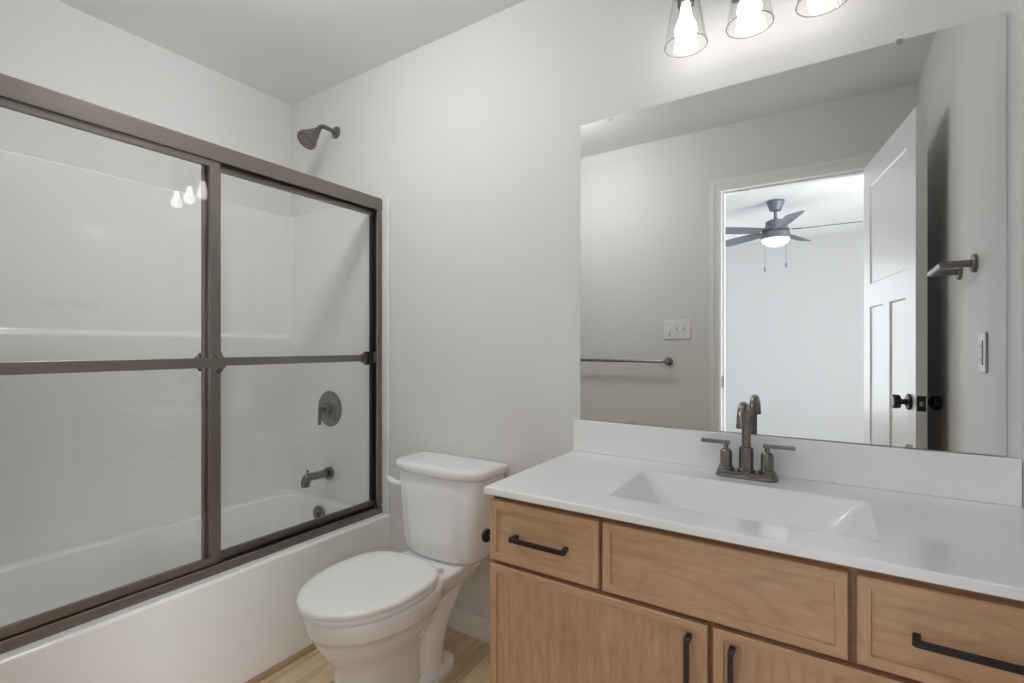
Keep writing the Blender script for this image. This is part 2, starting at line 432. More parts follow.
# ------------------------------------------------------------------ bathtub and surround
TZ, TX = 0.400, 0.755
G = 0.002
tub = thing('bathtub', 'white alcove bathtub with plain apron behind sliding glass doors', 'bathtub', (0.38, -0.76, 0))
b = new()
y0, y1 = FY+G, -G
x0, x1 = G, TX
n = 6
loops = [rrect(x0, x1, y0, y1, 0.001, 0.0, n),
         rrect(x0, x1, y0, y1, 0.001, TZ-0.012, n),
         rrect(x0, x1-0.001, y0, y1, 0.001, TZ-0.006, n),
         rrect(x0, x1-0.004, y0, y1, 0.001, TZ-0.002, n),
         rrect(x0, x1-0.010, y0, y1, 0.001, TZ, n),
         rrect(x0+0.065, x1-0.135, y0+0.09, y1-0.045, 0.10, TZ, n),
         rrect(x0+0.071, x1-0.141, y0+0.096, y1-0.051, 0.10, TZ-0.003, n),
         rrect(x0+0.076, x1-0.146, y0+0.101, y1-0.055, 0.10, TZ-0.012, n),
         rrect(x0+0.090, x1-0.160, y0+0.16, y1-0.064, 0.11, TZ-0.12, n),
         rrect(x0+0.110, x1-0.180, y0+0.24, y1-0.075, 0.12, 0.12, n),
         rrect(x0+0.140, x1-0.210, y0+0.29, y1-0.10, 0.12, 0.075, n),
         rrect(x0+0.20, x1-0.27, y0+0.37, y1-0.16, 0.10, 0.06, n)]
loft(b, loops)
obj('tub_shell', b, M['tub'], tub, sharp=50)
b = new(); add_lathe(b, (0.328, -0.062, 0.335), (0, -1, -0.07), [(0, 0.042), (0.003, 0.043), (0.008, 0.040), (0.011, 0.032), (0.012, 0.012), (0.018, 0.011), (0.019, 0)], 36)
obj('overflow_plate', b, M['orb'], tub)
b = new(); add_lathe(b, (0.345, -0.27, 0.0602), (0, 0, 1), [(0, 0.034), (0.003, 0.034), (0.005, 0.028), (0.012, 0.022), (0.014, 0)], 28)
obj('drain', b, M['orb'], tub)

sur = thing('shower_surround', 'glossy white three-wall shower surround above the bathtub', 'shower surround', (0.2, -0.76, TZ))
b = new()     # long wall panel with a ledge half way up
add_prism(b, [(G, TZ+0.0005), (0.034, TZ+0.0005), (0.034, 1.190), (0.033, 1.197), (0.030, 1.2025), (0.025, 1.206), (0.018, 1.211), (0.0155, 1.22),
              (0.0155, 1.826), (0.013, 1.833), (0.007, 1.836), (G, 1.836)], 'Y', FY+0.0135, -0.0135)
obj('long_panel', b, M['acrylic'], sur, sharp=50)
for nm, ya, yb in (('end_panel', -0.013, -G), ('end_panel', FY+G, FY+0.013)):
    b = new(); add_box(b, (G, ya, TZ+0.0005), (0.7525, yb, 1.836), 0.0045, 3)
    # upright cove in the inner corner
    s = -1 if ya > -0.5 else 1
    yy = ya if s < 0 else yb
    pl = [(0.0155, yy), (0.0155, yy+s*0.03)] + [(0.0155+0.03*(1-math.cos(a*PI/12)), yy+s*0.03*(1-math.sin(a*PI/12))) for a in range(1, 6)] + [(0.0455, yy)]
    add_prism(b, pl, 'Z', 1.206, 1.834)
    obj(nm, b, M['acrylic'], sur, sharp=50)

# ------------------------------------------------------------------ shower fittings
sh = thing('showerhead', 'dark bronze shower head on a bent arm above the glass doors', 'shower head', (0.375, -0.0005, 2.204))
b = new(); add_lathe(b, (0.375, -0.0005, 2.204), (0, -1, 0), [(0, 0.030), (0.004, 0.030), (0.009, 0.024), (0.012, 0.013), (0.02, 0.011), (0.02, 0)], 28); obj('flange', b, M['bronze'], sh)
b = new(); add_tube(b, smooth_path([(0.375, -0.01, 2.204), (0.375, -0.045, 2.2065), (0.375, -0.075, 2.206), (0.375, -0.092, 2.196), (0.375, -0.108, 2.174)], 6), 0.0105, 16); obj('arm', b, M['bronze'], sh)
d = Vector((0, -0.66, -0.75)).normalized()
b = new(); add_lathe(b, (0.375, -0.102, 2.181), d, [(0, 0.014), (0.012, 0.016), (0.022, 0.018), (0.030, 0.024), (0.048, 0.030), (0.066, 0.037), (0.080, 0.043), (0.086, 0.0465), (0.096, 0.0475), (0.100, 0.046), (0.102, 0.043), (0.101, 0.03), (0.103, 0.028), (0.103, 0)], 36)
hd = obj('head', b, M['bronze'], sh)
b = new()
dn, da, db = frame_from(d)
for ring, cnt in ((0.018, 8), (0.036, 16)):
    for k in range(cnt):
        p = Vector((0.375, -0.102, 2.181)) + d*0.101 + (da*math.cos(2*PI*k/cnt)+db*math.sin(2*PI*k/cnt))*ring
        add_lathe(b, p, d, [(0, 0.002), (0.0035, 0.0014)], 8)
obj('spray_nozzle_ring', b, M['rubber_shade'], hd)

VY = -0.0135
sv = thing('shower_valve', 'round dark metal shower valve trim with a hanging lever', 'shower valve', (0.345, VY, 0.846))
b = new(); add_lathe(b, (0.345, VY, 0.846), (0, -1, 0), [(0, 0.087), (0.004, 0.0875), (0.007, 0.085), (0.010, 0.076), (0.011, 0.056), (0.015, 0.054), (0.017, 0.050), (0.017, 0)], 48); obj('escutcheon', b, M['orb'], sv)
b = new(); add_lathe(b, (0.345, VY-0.016, 0.846), (0, -1, 0), [(0, 0.042), (0.004, 0.042), (0.006, 0.030), (0.022, 0.029), (0.026, 0.026), (0.026, 0.008), (0.046, 0.0075), (0.046, 0)], 32); obj('hub', b, M['orb'], sv)
b = new(); add_box(b, (0.3385, VY-0.066, 0.772), (0.3515, VY-0.053, 0.858), 0.003, 2); obj('lever', b, M['orb'], sv)

ts = thing('tub_spout', 'dark metal tub spout with a diverter knob, below the valve', 'tub spout', (0.344, VY, 0.53))
b = new(); add_lathe(b, (0.344, VY, 0.53), (0, -1, 0), [(0, 0.029), (0.016, 0.030), (0.021, 0.028), (0.022, 0.02), (0.022, 0)], 28); obj('flange', b, M['orb'], ts)
b = new(); add_tube(b, smooth_path([(0.344, -0.03, 0.530), (0.344, -0.08, 0.5315), (0.344, -0.122, 0.5325), (0.344, -0.141, 0.527), (0.344, -0.148, 0.512), (0.344, -0.149, 0.492)], 6), [0.0185, 0.0188, 0.0192, 0.0215, 0.021, 0.0195], 20); obj('spout', b, M['orb'], ts)
b = new(); add_lathe(b, (0.344, -0.138, 0.545), (0, 0, 1), [(0, 0.004), (0.014, 0.0035), (0.016, 0.007), (0.021, 0.0065), (0.023, 0)], 16); obj('diverter_knob', b, M['orb'], ts)

# ------------------------------------------------------------------ sliding shower doors
SF = thing('shower_door_frame', 'bronze metal frame of header, sill track and wall jambs around sliding glass', 'shower door frame', (0.69, -0.76, TZ))
ya, yb = FY+0.014, -0.0145
b = new()     # header: fascia outside, channel below
add_prism(b, [(0.655, 1.775), (0.662, 1.775), (0.662, 1.800), (0.704, 1.800), (0.704, 1.7655), (0.7125, 1.7655), (0.714, 1.769), (0.714, 1.817), (0.711, 1.821), (0.657, 1.821), (0.655, 1.818)], 'Y', ya, yb)
obj('header', b, M['bronze'], SF, sharp=30)
b = new()     # sill track
add_prism(b, [(0.652, TZ+0.0008), (0.716, TZ+0.0008), (0.7145, 0.427), (0.7125, 0.430), (0.709, 0.430), (0.707, 0.4275), (0.706, 0.411), (0.691, 0.411), (0.6905, 0.424), (0.6885, 0.424), (0.688, 0.411), (0.668, 0.411), (0.666, 0.440), (0.662, 0.443), (0.655, 0.443)], 'Y', ya, yb)
obj('sill_track', b, M['bronze'], SF, sharp=30)
for yy, s in ((yb, -1), (ya, 1)):
    b = new()
    def bx(xa, xb, t0, t1, z0=0.4435, z1=1.7645):
        lo, hi = sorted((yy+s*t0, yy+s*t1)); add_box(b, (xa, lo, z0), (xb, hi, z1), 0.001, 1)
    bx(0.655, 0.7125, 0.0, 0.006); bx(0.7005, 0.7125, 0.006, 0.025, 0.4306); bx(0.655, 0.661, 0.006, 0.025)
    obj('side_jamb', b, M['bronze'], SF, sharp=30)

def panel(name, label, X, y0, y1, bar_x, lead, tail, lz=0.4335):
    """one sliding leaf: glass, stiles, rails, towel bar"""
    t = thing(name, label, 'shower door', (X, (y0+y1)/2, 0.42))
    zt = 1.770
    b = new(); add_box(b, (X-0.0025, y0+0.006, lz+0.006), (X+0.0025, y1-0.006, zt-0.006)); obj('glass', b, M['glass'], t)
    b = new(); add_box(b, (X-0.0075, y0, lz), (X+0.0075, y1, lz+0.024), 0.002, 2); obj('bottom_rail', b, M['bronze'], t)
    b = new(); add_box(b, (X-0.0075, y0, zt-0.026), (X+0.0075, y1, zt), 0.002, 2)
    add_box(b, (X-0.004, y0+0.03, zt), (X+0.004, y0+0.07, zt+0.022), 0.001, 1); add_box(b, (X-0.004, y1-0.07, zt), (X+0.004, y1-0.03, zt+0.022), 0.001, 1)
    obj('top_rail', b, M['bronze'], t)
    for (s0, s1, m, d_) in (lead, tail):
        b = new(); add_box(b, (X-0.0085, s0, lz+0.024), (X+d_, s1, zt-0.026), 0.0025, 2); obj('stile', b, M[m], t)
    return t

XF, XR = 0.699, 0.676
fp = panel('sliding_glass_door', 'outer sliding shower glass door with a bronze towel bar outside it', XF, FY+0.016, -0.714, 0.75, (-0.748, -0.714, 'bronze', 0.012), (FY+0.016, FY+0.045, 'bronze', 0.0085))
b = new(); add_box(b, (0.738, FY+0.06, 1.083), (0.746, -0.722, 1.115), 0.0015, 1)
tb = obj('towel_bar', b, M['bronze'], fp)
for y in (-0.731, FY+0.030):
    b = new(); add_prism(b, [(0.7112, 1.064), (0.722, 1.066), (0.736, 1.080), (0.748, 1.082), (0.748, 1.116), (0.736, 1.118), (0.722, 1.132), (0.7112, 1.134)], 'Y', y-0.008, y+0.013)
    obj('bracket', b, M['bronze'], tb)
rp = panel('sliding_glass_door', 'inner sliding shower glass door beside the toilet, its bar on the shower side', XR, -0.757, -0.017, 0.65, (-0.049, -0.017, 'rubber_shade', 0.0085), (-0.757, -0.733, 'bronze', 0.0085))  # bronze end stile coloured black for the shade inside the jamb
b = new(); add_box(b, (0.640, -0.745, 1.085), (0.647, -0.060, 1.114), 0.0015, 1)
tb = obj('towel_bar', b, M['bronze'], rp)
for y0, y1 in ((-0.076, -0.046), (-0.764, -0.742)):
    b = new(); add_prism(b, [(0.6670, 1.070), (0.655, 1.078), (0.638, 1.084), (0.638, 1.115), (0.655, 1.121), (0.6670, 1.130)], 'Y', y0, y1)
    obj('bracket', b, M['orb'], tb)
b = new(); add_box(b, (0.6848, -0.041, 1.078), (0.6995, -0.022, 1.128), 0.003, 2); obj('bumper', b, M['bronze'], rp)

# ------------------------------------------------------------------ toilet
CX = 1.175
toi = thing('toilet', 'white two-piece toilet with closed lid between bathtub and vanity', 'toilet', (CX, -0.36, 0))
b = new()
def bowl(z, yf, yb, w, yc, ef=2.0, eb=2.6): return egg(CX, yf, yb, w, yc, z, 56, ef, eb)
loops = [bowl(0.000, -0.615, -0.29, 0.106, -0.46, 2.3, 2.4),
         bowl(0.022, -0.615, -0.29, 0.106, -0.46, 2.3, 2.4),
         bowl(0.050, -0.612, -0.29, 0.101, -0.46, 2.2, 2.4),
         bowl(0.110, -0.606, -0.28, 0.093, -0.46, 2.1, 2.3),
         bowl(0.160, -0.608, -0.27, 0.093, -0.46, 2.0, 2.2),
         bowl(0.182, -0.614, -0.26, 0.098, -0.46, 2.0, 2.2),
         bowl(0.200, -0.626, -0.25, 0.110, -0.46, 2.0, 2.2),
         bowl(0.235, -0.650, -0.235, 0.138, -0.46, 2.0, 2.2),
         bowl(0.275, -0.670, -0.225, 0.160, -0.46, 2.0, 2.3),
         bowl(0.303, -0.680, -0.22, 0.170, -0.46, 2.0, 2.3),
         bowl(0.306, -0.688, -0.22, 0.178, -0.46, 2.0, 2.3),
         bowl(0.310, -0.691, -0.22, 0.181, -0.46, 2.0, 2.3),
         bowl(0.350, -0.696, -0.22, 0.183, -0.465, 2.0, 2.4),
         bowl(0.358, -0.694, -0.22, 0.181, -0.465, 2.0, 2.4),
         bowl(0.362, -0.688, -0.225, 0.175, -0.465, 2.0, 2.4)]
loft(b, loops)
# tank deck growing back out of the bowl
def deck(z, x, yf, yb, r=0.03): return rrect(CX-x, CX+x, yf, yb, r, z, 6)
loft(b, [deck(0.225, 0.060, -0.33, -0.10, 0.05), deck(0.27, 0.092, -0.36, -0.075, 0.05), deck(0.305, 0.122, -0.40, -0.048, 0.05),
         deck(0.340, 0.140, -0.42, -0.036, 0.05), deck(0.356, 0.142, -0.42, -0.034, 0.05), deck(0.363, 0.139, -0.41, -0.037, 0.05), deck(0.366, 0.130, -0.40, -0.045, 0.05)])
# core and the trapway bulging on both sides
loft(b, [deck(z, x, yf, yb, 0.045) for z, x, yf, yb in ((0.0, 0.07, -0.45, -0.17), (0.08, 0.066, -0.45, -0.18), (0.16, 0.064, -0.45, -0.15), (0.24, 0.066, -0.45, -0.12), (0.33, 0.075, -0.45, -0.08))])
for s in (1, -1):
    pts = smooth_path([(CX+s*0.052, -0.105, 0.345), (CX+s*0.053, -0.155, 0.285), (CX+s*0.052, -0.205, 0.225), (CX+s*0.048, -0.248, 0.165), (CX+s*0.043, -0.272, 0.100), (CX+s*0.040, -0.280, 0.020)], 6)
    add_tube(b, pts, [0.049, 0.050, 0.053, 0.058, 0.064, 0.068], 24)
    pts = smooth_path([(CX+s*0.050, -0.235, 0.315), (CX+s*0.058, -0.30, 0.245), (CX+s*0.054, -0.37, 0.185), (CX+s*0.046, -0.44, 0.15)], 6)
    add_tube(b, pts, [0.040, 0.041, 0.040, 0.034], 20)
    # foot lobe around the floor bolt
    loft(b, [rrect(CX+s*0.058-0.056, CX+s*0.058+0.056, -0.36, -0.165, 0.054, z, 6) for z in (0.0, 0.026)] +
            [rrect(CX+s*0.058-0.050, CX+s*0.058+0.050, -0.354, -0.171, 0.048, 0.034, 6), rrect(CX+s*0.058-0.036, CX+s*0.058+0.036, -0.34, -0.185, 0.034, 0.037, 6)])
obj('bowl', b, M['china'], toi, sharp=60)
for s in (1, -1):
    k = new(); add_lathe(k, (CX+s*0.094, -0.262, 0.0355), (0, 0, 1), [(0, 0.015), (0.006, 0.0155), (0.016, 0.012), (0.021, 0.006), (0.022, 0)], 20)
    obj('bolt_cap', k, M['plastic'], toi)
b = new()
def slab(b, zz, ins, yf, yb, w, yc):
    loft(b, [egg(CX-0.007, yf+i, yb-i, w-i, yc, z, 64, 2.0, 2.9) for z, i in zip(zz, ins)])
slab(b, (0.3625, 0.366, 0.378, 0.382), (0.006, 0.001, 0.0, 0.005), -0.706, -0.280, 0.187, -0.47)
obj('seat', b, M['plastic'], toi, sharp=60)
b = new()
slab(b, (0.3845, 0.387, 0.397, 0.402, 0.405, 0.4065), (0.008, 0.002, 0.001, 0.005, 0.016, 0.05), -0.712, -0.274, 0.190, -0.47)
obj('lid', b, M['plastic'], toi, sharp=60)
for s in (1, -1):
    k = new(); add_lathe(k, (CX+s*0.098, -0.262, 0.3655), (0, 0, 1), [(0, 0.014), (0.010, 0.014), (0.014, 0.011), (0.015, 0)], 20)
    add_box(k, (CX+s*0.098-0.010, -0.290, 0.372), (CX+s*0.098+0.010, -0.262, 0.386), 0.003, 2)
    obj('hinge_cap', k, M['plastic'], toi)
def tank(z, w, yf, yb, rf):
    """D plan: square back corners, round front corners, slightly bowed front"""
    pts = []; nn = 10
    for cx, cy_, a0, r in ((CX+w-0.02, yb-0.02, 0, 0.02), (CX-w+0.02, yb-0.02, PI/2, 0.02)):
        for k in range(nn+1):
            a = a0+PI/2*k/nn; pts.append((cx+r*math.cos(a), cy_+r*math.sin(a), z))
    for sx, a0 in ((-1, PI), (1, 1.5*PI)):
        for k in range(nn+1):
            a = a0+PI/2*k/nn; pts.append((CX+sx*(w-rf)+rf*math.cos(a), yf+rf*0.85+rf*0.85*math.sin(a) - 0.016*(1-((w-rf+rf*0.3)/w)**2 if k in (nn if sx < 0 else 0,) else 0), z))
        if sx < 0:
            for k in range(1, 8):
                u = -1+2*k/8; xx = u*(w-rf); pts.append((CX+xx, yf-0.016*(1-(xx/w)**2), z))
    return pts
CX, CX0 = 1.184, CX          # the tank sits a touch towards the vanity
b = new()
loft(b, [tank(0.3665, 0.150, -0.178, -0.050, 0.06), tank(0.371, 0.165, -0.190, -0.040, 0.065), tank(0.386, 0.176, -0.198, -0.032, 0.07), tank(0.430, 0.184, -0.201, -0.028, 0.07),
         tank(0.560, 0.197, -0.204, -0.024, 0.07), tank(0.673, 0.208, -0.207, -0.022, 0.07), tank(0.6785, 0.204, -0.203, -0.026, 0.07)])
obj('tank', b, M['china'], toi, sharp=60)
b = new()
loft(b, [tank(0.679, 0.206, -0.204, -0.025, 0.08), tank(0.681, 0.217, -0.214, -0.017, 0.085), tank(0.685, 0.221, -0.218, -0.014, 0.085), tank(0.703, 0.222, -0.219, -0.013, 0.085),
         tank(0.711, 0.218, -0.215, -0.016, 0.085), tank(0.715, 0.208, -0.205, -0.025, 0.08), tank(0.7165, 0.178, -0.18, -0.05, 0.07)])
obj('tank_lid', b, M['china'], toi, sharp=60)
b = new()
add_lathe(b, (CX-0.168, -0.184, 0.622), (-0.55, -0.83, 0), [(0, 0.020), (0.010, 0.020), (0.013, 0.016), (0.015, 0.010), (0.020, 0.009), (0.020, 0)], 20)
add_tube(b, smooth_path([(CX-0.177, -0.199, 0.622), (CX-0.197, -0.204, 0.625), (CX-0.220, -0.200, 0.630), (CX-0.240, -0.192, 0.633)], 4), [0.0095, 0.0105, 0.0105, 0.008], 14)
obj('flush_lever', b, M['plastic'], toi)
CX = CX0

# ------------------------------------------------------------------ vanity cabinet
VX0, VX1, VF, VB, VT = 1.674, 2.762, -0.505, -0.003, 0.7715
van = thing('vanity_cabinet', 'maple vanity cabinet with black bar pulls under white sink top', 'vanity', ((VX0+VX1)/2, -0.26, 0))
b = new()     # carcass with recessed toe kick
add_box(b, (VX0, VF+0.0181, 0.105), (VX0+0.016, VB, VT)); add_box(b, (VX1-0.016, VF+0.0181, 0.105), (VX1, VB, VT))
add_box(b, (VX0+0.016, VF+0.02, 0.105), (VX1-0.016, VB, 0.121)); add_box(b, (VX0+0.016, VB-0.008, 0.121), (VX1-0.016, VB, VT))
add_box(b, (VX0, VF+0.07, 0.0), (VX1, VF+0.086, 0.105)); add_box(b, (VX0, VF+0.086, 0), (VX0+0.016, VB, 0.105)); add_box(b, (VX1-0.016, VF+0.086, 0), (VX1, VB, 0.105))
obj('carcass', b, M['wood_v'], van)
b = new()     # face frame
for lo, hi in (((VX0, VF-0.001, 0.7350), (VX1+0.016, VF+0.018, VT)), ((VX0, VF-0.001, 0.105), (VX1+0.016, VF+0.018, 0.140)), ((VX0+0.03, VF-0.001, 0.575), (VX1-0.03, VF+0.018, 0.620))):
    add_box(b, lo, hi)
for xa, xb in ((VX0, VX0+0.04), (1.960, 2.000), (2.428, 2.468), (2.196, 2.232), (VX1-0.03, VX1+0.016)):
    z1 = 0.575 if xa > 2.1 and xb < 2.3 else 0.735
    z0 = 0.62 if xa in (1.960, 2.428) else 0.14
    add_box(b, (xa, VF-0.0006, z0), (xb, VF+0.018, z1), mi=1)
obj('face_frame', b, [M['wood_shaded'], M['wood_shaded']], van)

def front(name, xa, xb, za, zb, panel_axis, pull=None):
    """five-piece front: narrow mitred frame with upright stiles, recessed panel"""
    b = new(); w, t, rec, ch = 0.0195, 0.0195, 0.0062, 0.003
    yb_, yf = VF-0.0012, VF-0.0012-t
    o = [(xa, za), (xb, za), (xb, zb), (xa, zb)]
    def rect(i): return [(xa+i, za+i), (xb-i, za+i), (xb-i, zb-i), (xa+i, zb-i)]
    rings = [(rect(0), yb_), (rect(0), yf+0.0025), (rect(0.0025), yf), (rect(w), yf), (rect(w+0.0012), yf+rec)]
    for (r0, q0), (r1, q1) in zip(rings[:-1], rings[1:]):
        for k in range(4):
            j = (k+1) % 4
            f = b.faces.new([b.verts.new(p) for p in ((r0[k][0], q0, r0[k][1]), (r0[j][0], q0, r0[j][1]), (r1[j][0], q1, r1[j][1]), (r1[k][0], q1, r1[k][1]))])
            f.material_index = 0 if k in (0, 2) else 1
    r = rect(w+0.0012)
    f = b.faces.new([b.verts.new((p[0], yf+rec, p[1])) for p in r]); f.material_index = 2
    f = b.faces.new([b.verts.new((p[0], yb_, p[1])) for p in rect(0)][::-1]); f.material_index = 0
    bmesh.ops.remove_doubles(b, verts=b.verts[:], dist=1e-6)
    pm = M['wood_h'] if panel_axis == 'X' else M['wood_v']
    fo = obj(name, b, [M['wood_h'], M['wood_v'], pm], van, sharp=20)
    if pull:
        cx, cz, vert = pull; L = 0.078; k = new(); y0 = yf+rec; y1 = yf-0.026; hw = 0.0048
        if vert:
            add_prism(k, [(y0, cz-L+0.004), (y1+0.006, cz-L), (y1, cz-L+0.004), (y1, cz+L-0.004), (y1+0.006, cz+L), (y0, cz+L-0.004), (y0, cz+L-0.014), (y1+0.009, cz+L-0.012), (y1+0.009, cz-L+0.012), (y0, cz-L+0.014)], 'X', cx-hw, cx+hw)
        else:
            add_prism(k, [(cx-L+0.004, y0), (cx-L, y1+0.006), (cx-L+0.004, y1), (cx+L-0.004, y1), (cx+L, y1+0.006), (cx+L-0.004, y0), (cx+L-0.014, y0), (cx+L-0.012, y1+0.009), (cx-L+0.012, y1+0.009), (cx-L+0.014, y0)], 'Z', cz-hw, cz+hw)
        po = obj('pull', k, M['black'], fo, sharp=25); po['label'] = 'black bar pull'
    return fo
front('drawer', 1.675, 1.9755, 0.602, 0.7555, 'X', (1.824, 0.674, False))
front('false_front', 1.9845, 2.4425, 0.602, 0.7555, 'X')
front('drawer', 2.455, 2.7555, 0.602, 0.7555, 'X', (2.605, 0.674, False))
front('door', 1.675, 2.2095, 0.118, 0.5915, 'Z', (2.1735, 0.490, True))
front('door', 2.2195, 2.7555, 0.118, 0.5915, 'Z', (2.2555, 0.490, True))

# ------------------------------------------------------------------ vanity top with moulded sink
CZ0, CZ1 = 0.772, 0.791
vt = thing('vanity_sink', 'glossy white sink top with moulded rectangular basin on the maple cabinet', 'sink', (2.22, -0.27, CZ0))
b = new(); n = 8
ox0, ox1, oy0, oy1 = 1.664, 2.778, -0.537, -0.002
bx0, bx1, by0, by1 = 1.957, 2.494, -0.438, -0.148
inner = []
for dx0, dx1, dyf, dyb, r, z in ((0, 0, 0, 0, 0.022, CZ1), (0.003, 0.003, 0.003, 0.003, 0.022, CZ1-0.001), (0.006, 0.006, 0.005, 0.005, 0.022, CZ1-0.004),
                                 (0.011, 0.010, 0.008, 0.008, 0.024, CZ1-0.009), (0.040, 0.032, 0.013, 0.018, 0.034, CZ1-0.038), (0.072, 0.056, 0.019, 0.032, 0.042, CZ1-0.072), (0.086, 0.068, 0.025, 0.042, 0.046, CZ1-0.086), (0.100, 0.082, 0.035, 0.055, 0.05, CZ1-0.096), (0.122, 0.105, 0.055, 0.078, 0.05, CZ1-0.103), (0.20, 0.20, 0.10, 0.13, 0.02, CZ1-0.108)):
    inner.append(rrect(bx0+dx0, bx1-dx1, by0+dyf, by1-dyb, r, z, n))
outer = [rrect(ox0+0.03, ox1-0.002, oy0+0.03, oy1, 0.001, CZ0, n), rrect(ox0+0.001, ox1, oy0+0.001, oy1, 0.001, CZ0+0.0002, n), rrect(ox0, ox1, oy0, oy1, 0.001, CZ0+0.002, n), rrect(ox0, ox1, oy0, oy1, 0.001, CZ1-0.004, n),
         rrect(ox0+0.0015, ox1, oy0+0.0015, oy1, 0.001, CZ1-0.0012, n), rrect(ox0+0.004, ox1-0.001, oy0+0.004, oy1-0.001, 0.001, CZ1, n)]
loft(b, outer+inner, cap0=False)
obj('countertop', b, M['marble'], vt, sharp=50)
b = new(); add_box(b, (1.668, -0.0195, CZ1+0.0002), (2.778, -0.001, 0.8995), 0.003, 3)
obj('backsplash', b, M['marble'], vt, sharp=50)
b = new(); add_lathe(b, (2.2255, -0.282, CZ1-0.1078), (0, 0, 1), [(0, 0.026), (0.003, 0.026), (0.005, 0.021), (0.005, 0.017), (0.012, 0.016), (0.014, 0.010), (0.0145, 0)], 28)
obj('drain', b, M['orb'], vt)

# ------------------------------------------------------------------ faucet
FX, FYc = 2.222, -0.078
fa = thing('faucet', 'dark pewter two-handle faucet with a gooseneck spout behind the basin', 'faucet', (FX, FYc, CZ1))
b = new()
def pill(dx, dy, z): return rrect(FX-dx, FX+dx, FYc-dy, FYc+dy, dy-0.0002, z, 10)
loft(b, [pill(0.0785, 0.0265, CZ1+0.0003), pill(0.0785, 0.0265, CZ1+0.007), pill(0.076, 0.024, CZ1+0.009), pill(0.0755, 0.0235, CZ1+0.0165), pill(0.0735, 0.0215, CZ1+0.0185)])
obj('base_plate', b, M['orb'], fa)
b = new(); zb = CZ1+0.0185
add_lathe(b, (FX, FYc, zb), (0, 0, 1), [(0, 0.0215), (0.005, 0.0215), (0.007, 0.0185), (0.062, 0.0185), (0.066, 0.016), (0.067, 0.012), (0.067, 0)], 28)
arc = [(FX, FYc, zb+0.06), (FX, FYc, zb+0.10), (FX, FYc, zb+0.135)]
R0 = 0.046; zc_ = 1.005-0.0115-R0
arc = [(FX, FYc, zb+0.06), (FX, FYc, zb+0.09), (FX, FYc, zc_-0.004)] + [(FX, FYc-R0+R0*math.cos(a*PI/14), zc_+R0*math.sin(a*PI/14)) for a in range(0, 15)] + [(FX, FYc-2*R0, zc_-0.004)]
add_tube(b, arc, 0.0115, 20)
add_lathe(b, (FX, FYc-2*R0, zc_+0.002), (0, 0, -1), [(0, 0.0122), (0.010, 0.0122), (0.011, 0.009), (0.0115, 0)], 20)
obj('spout', b, M['orb'], fa)
for s in (-1, 1):
    b = new(); hx = FX+s*0.0515
    add_lathe(b, (hx, FYc, zb), (0, 0, 1), [(0, 0.0205), (0.005, 0.0205), (0.006, 0.019), (0.010, 0.0185), (0.011, 0.0158), (0.048, 0.0158), (0.054, 0.0125), (0.057, 0.0065), (0.072, 0.0058), (0.072, 0)], 28)
    ho = obj('handle', b, M['orb'], fa)
    b = new(); xa, xb = sorted((hx-s*0.010, hx+s*0.066)); add_box(b, (xa, FYc-0.006, zb+0.069), (xb, FYc+0.006, zb+0.079), 0.0012, 1)
    obj('lever', b, M['orb'], ho)

# ------------------------------------------------------------------ mirror
mi_ = thing('mirror', 'large frameless wall mirror above the vanity backsplash', 'mirror', (2.222, -0.004, 0.9005))
b = new(); add_box(b, (1.690, -0.0065, 0.9015), (2.7545, -0.0012, 1.9165)); 
for f in b.faces: f.material_index = 1
b.faces.ensure_lookup_table()
for f in b.faces:
    if f.calc_center_median().y < -0.006: f.material_index = 0
obj('mirror_glass', b, [M['mirror'], M['edge']], mi_, sharp=20)
for x, z, s in ((1.800, 1.9165, -1), (2.561, 1.9165, -1), (1.875, 0.9015, 1), (2.58, 0.9015, 1)):
    b = new(); lo, hi = sorted((z-s*0.004 if s < 0 else z, z+s*0.009)); 
    if s > 0: lo, hi = z-0.0008, z+0.008
    add_box(b, (x-0.007, -0.0095, lo), (x+0.007, -0.0067, hi), 0.001, 1)
    obj('mirror_clip', b, M['steel'], mi_)

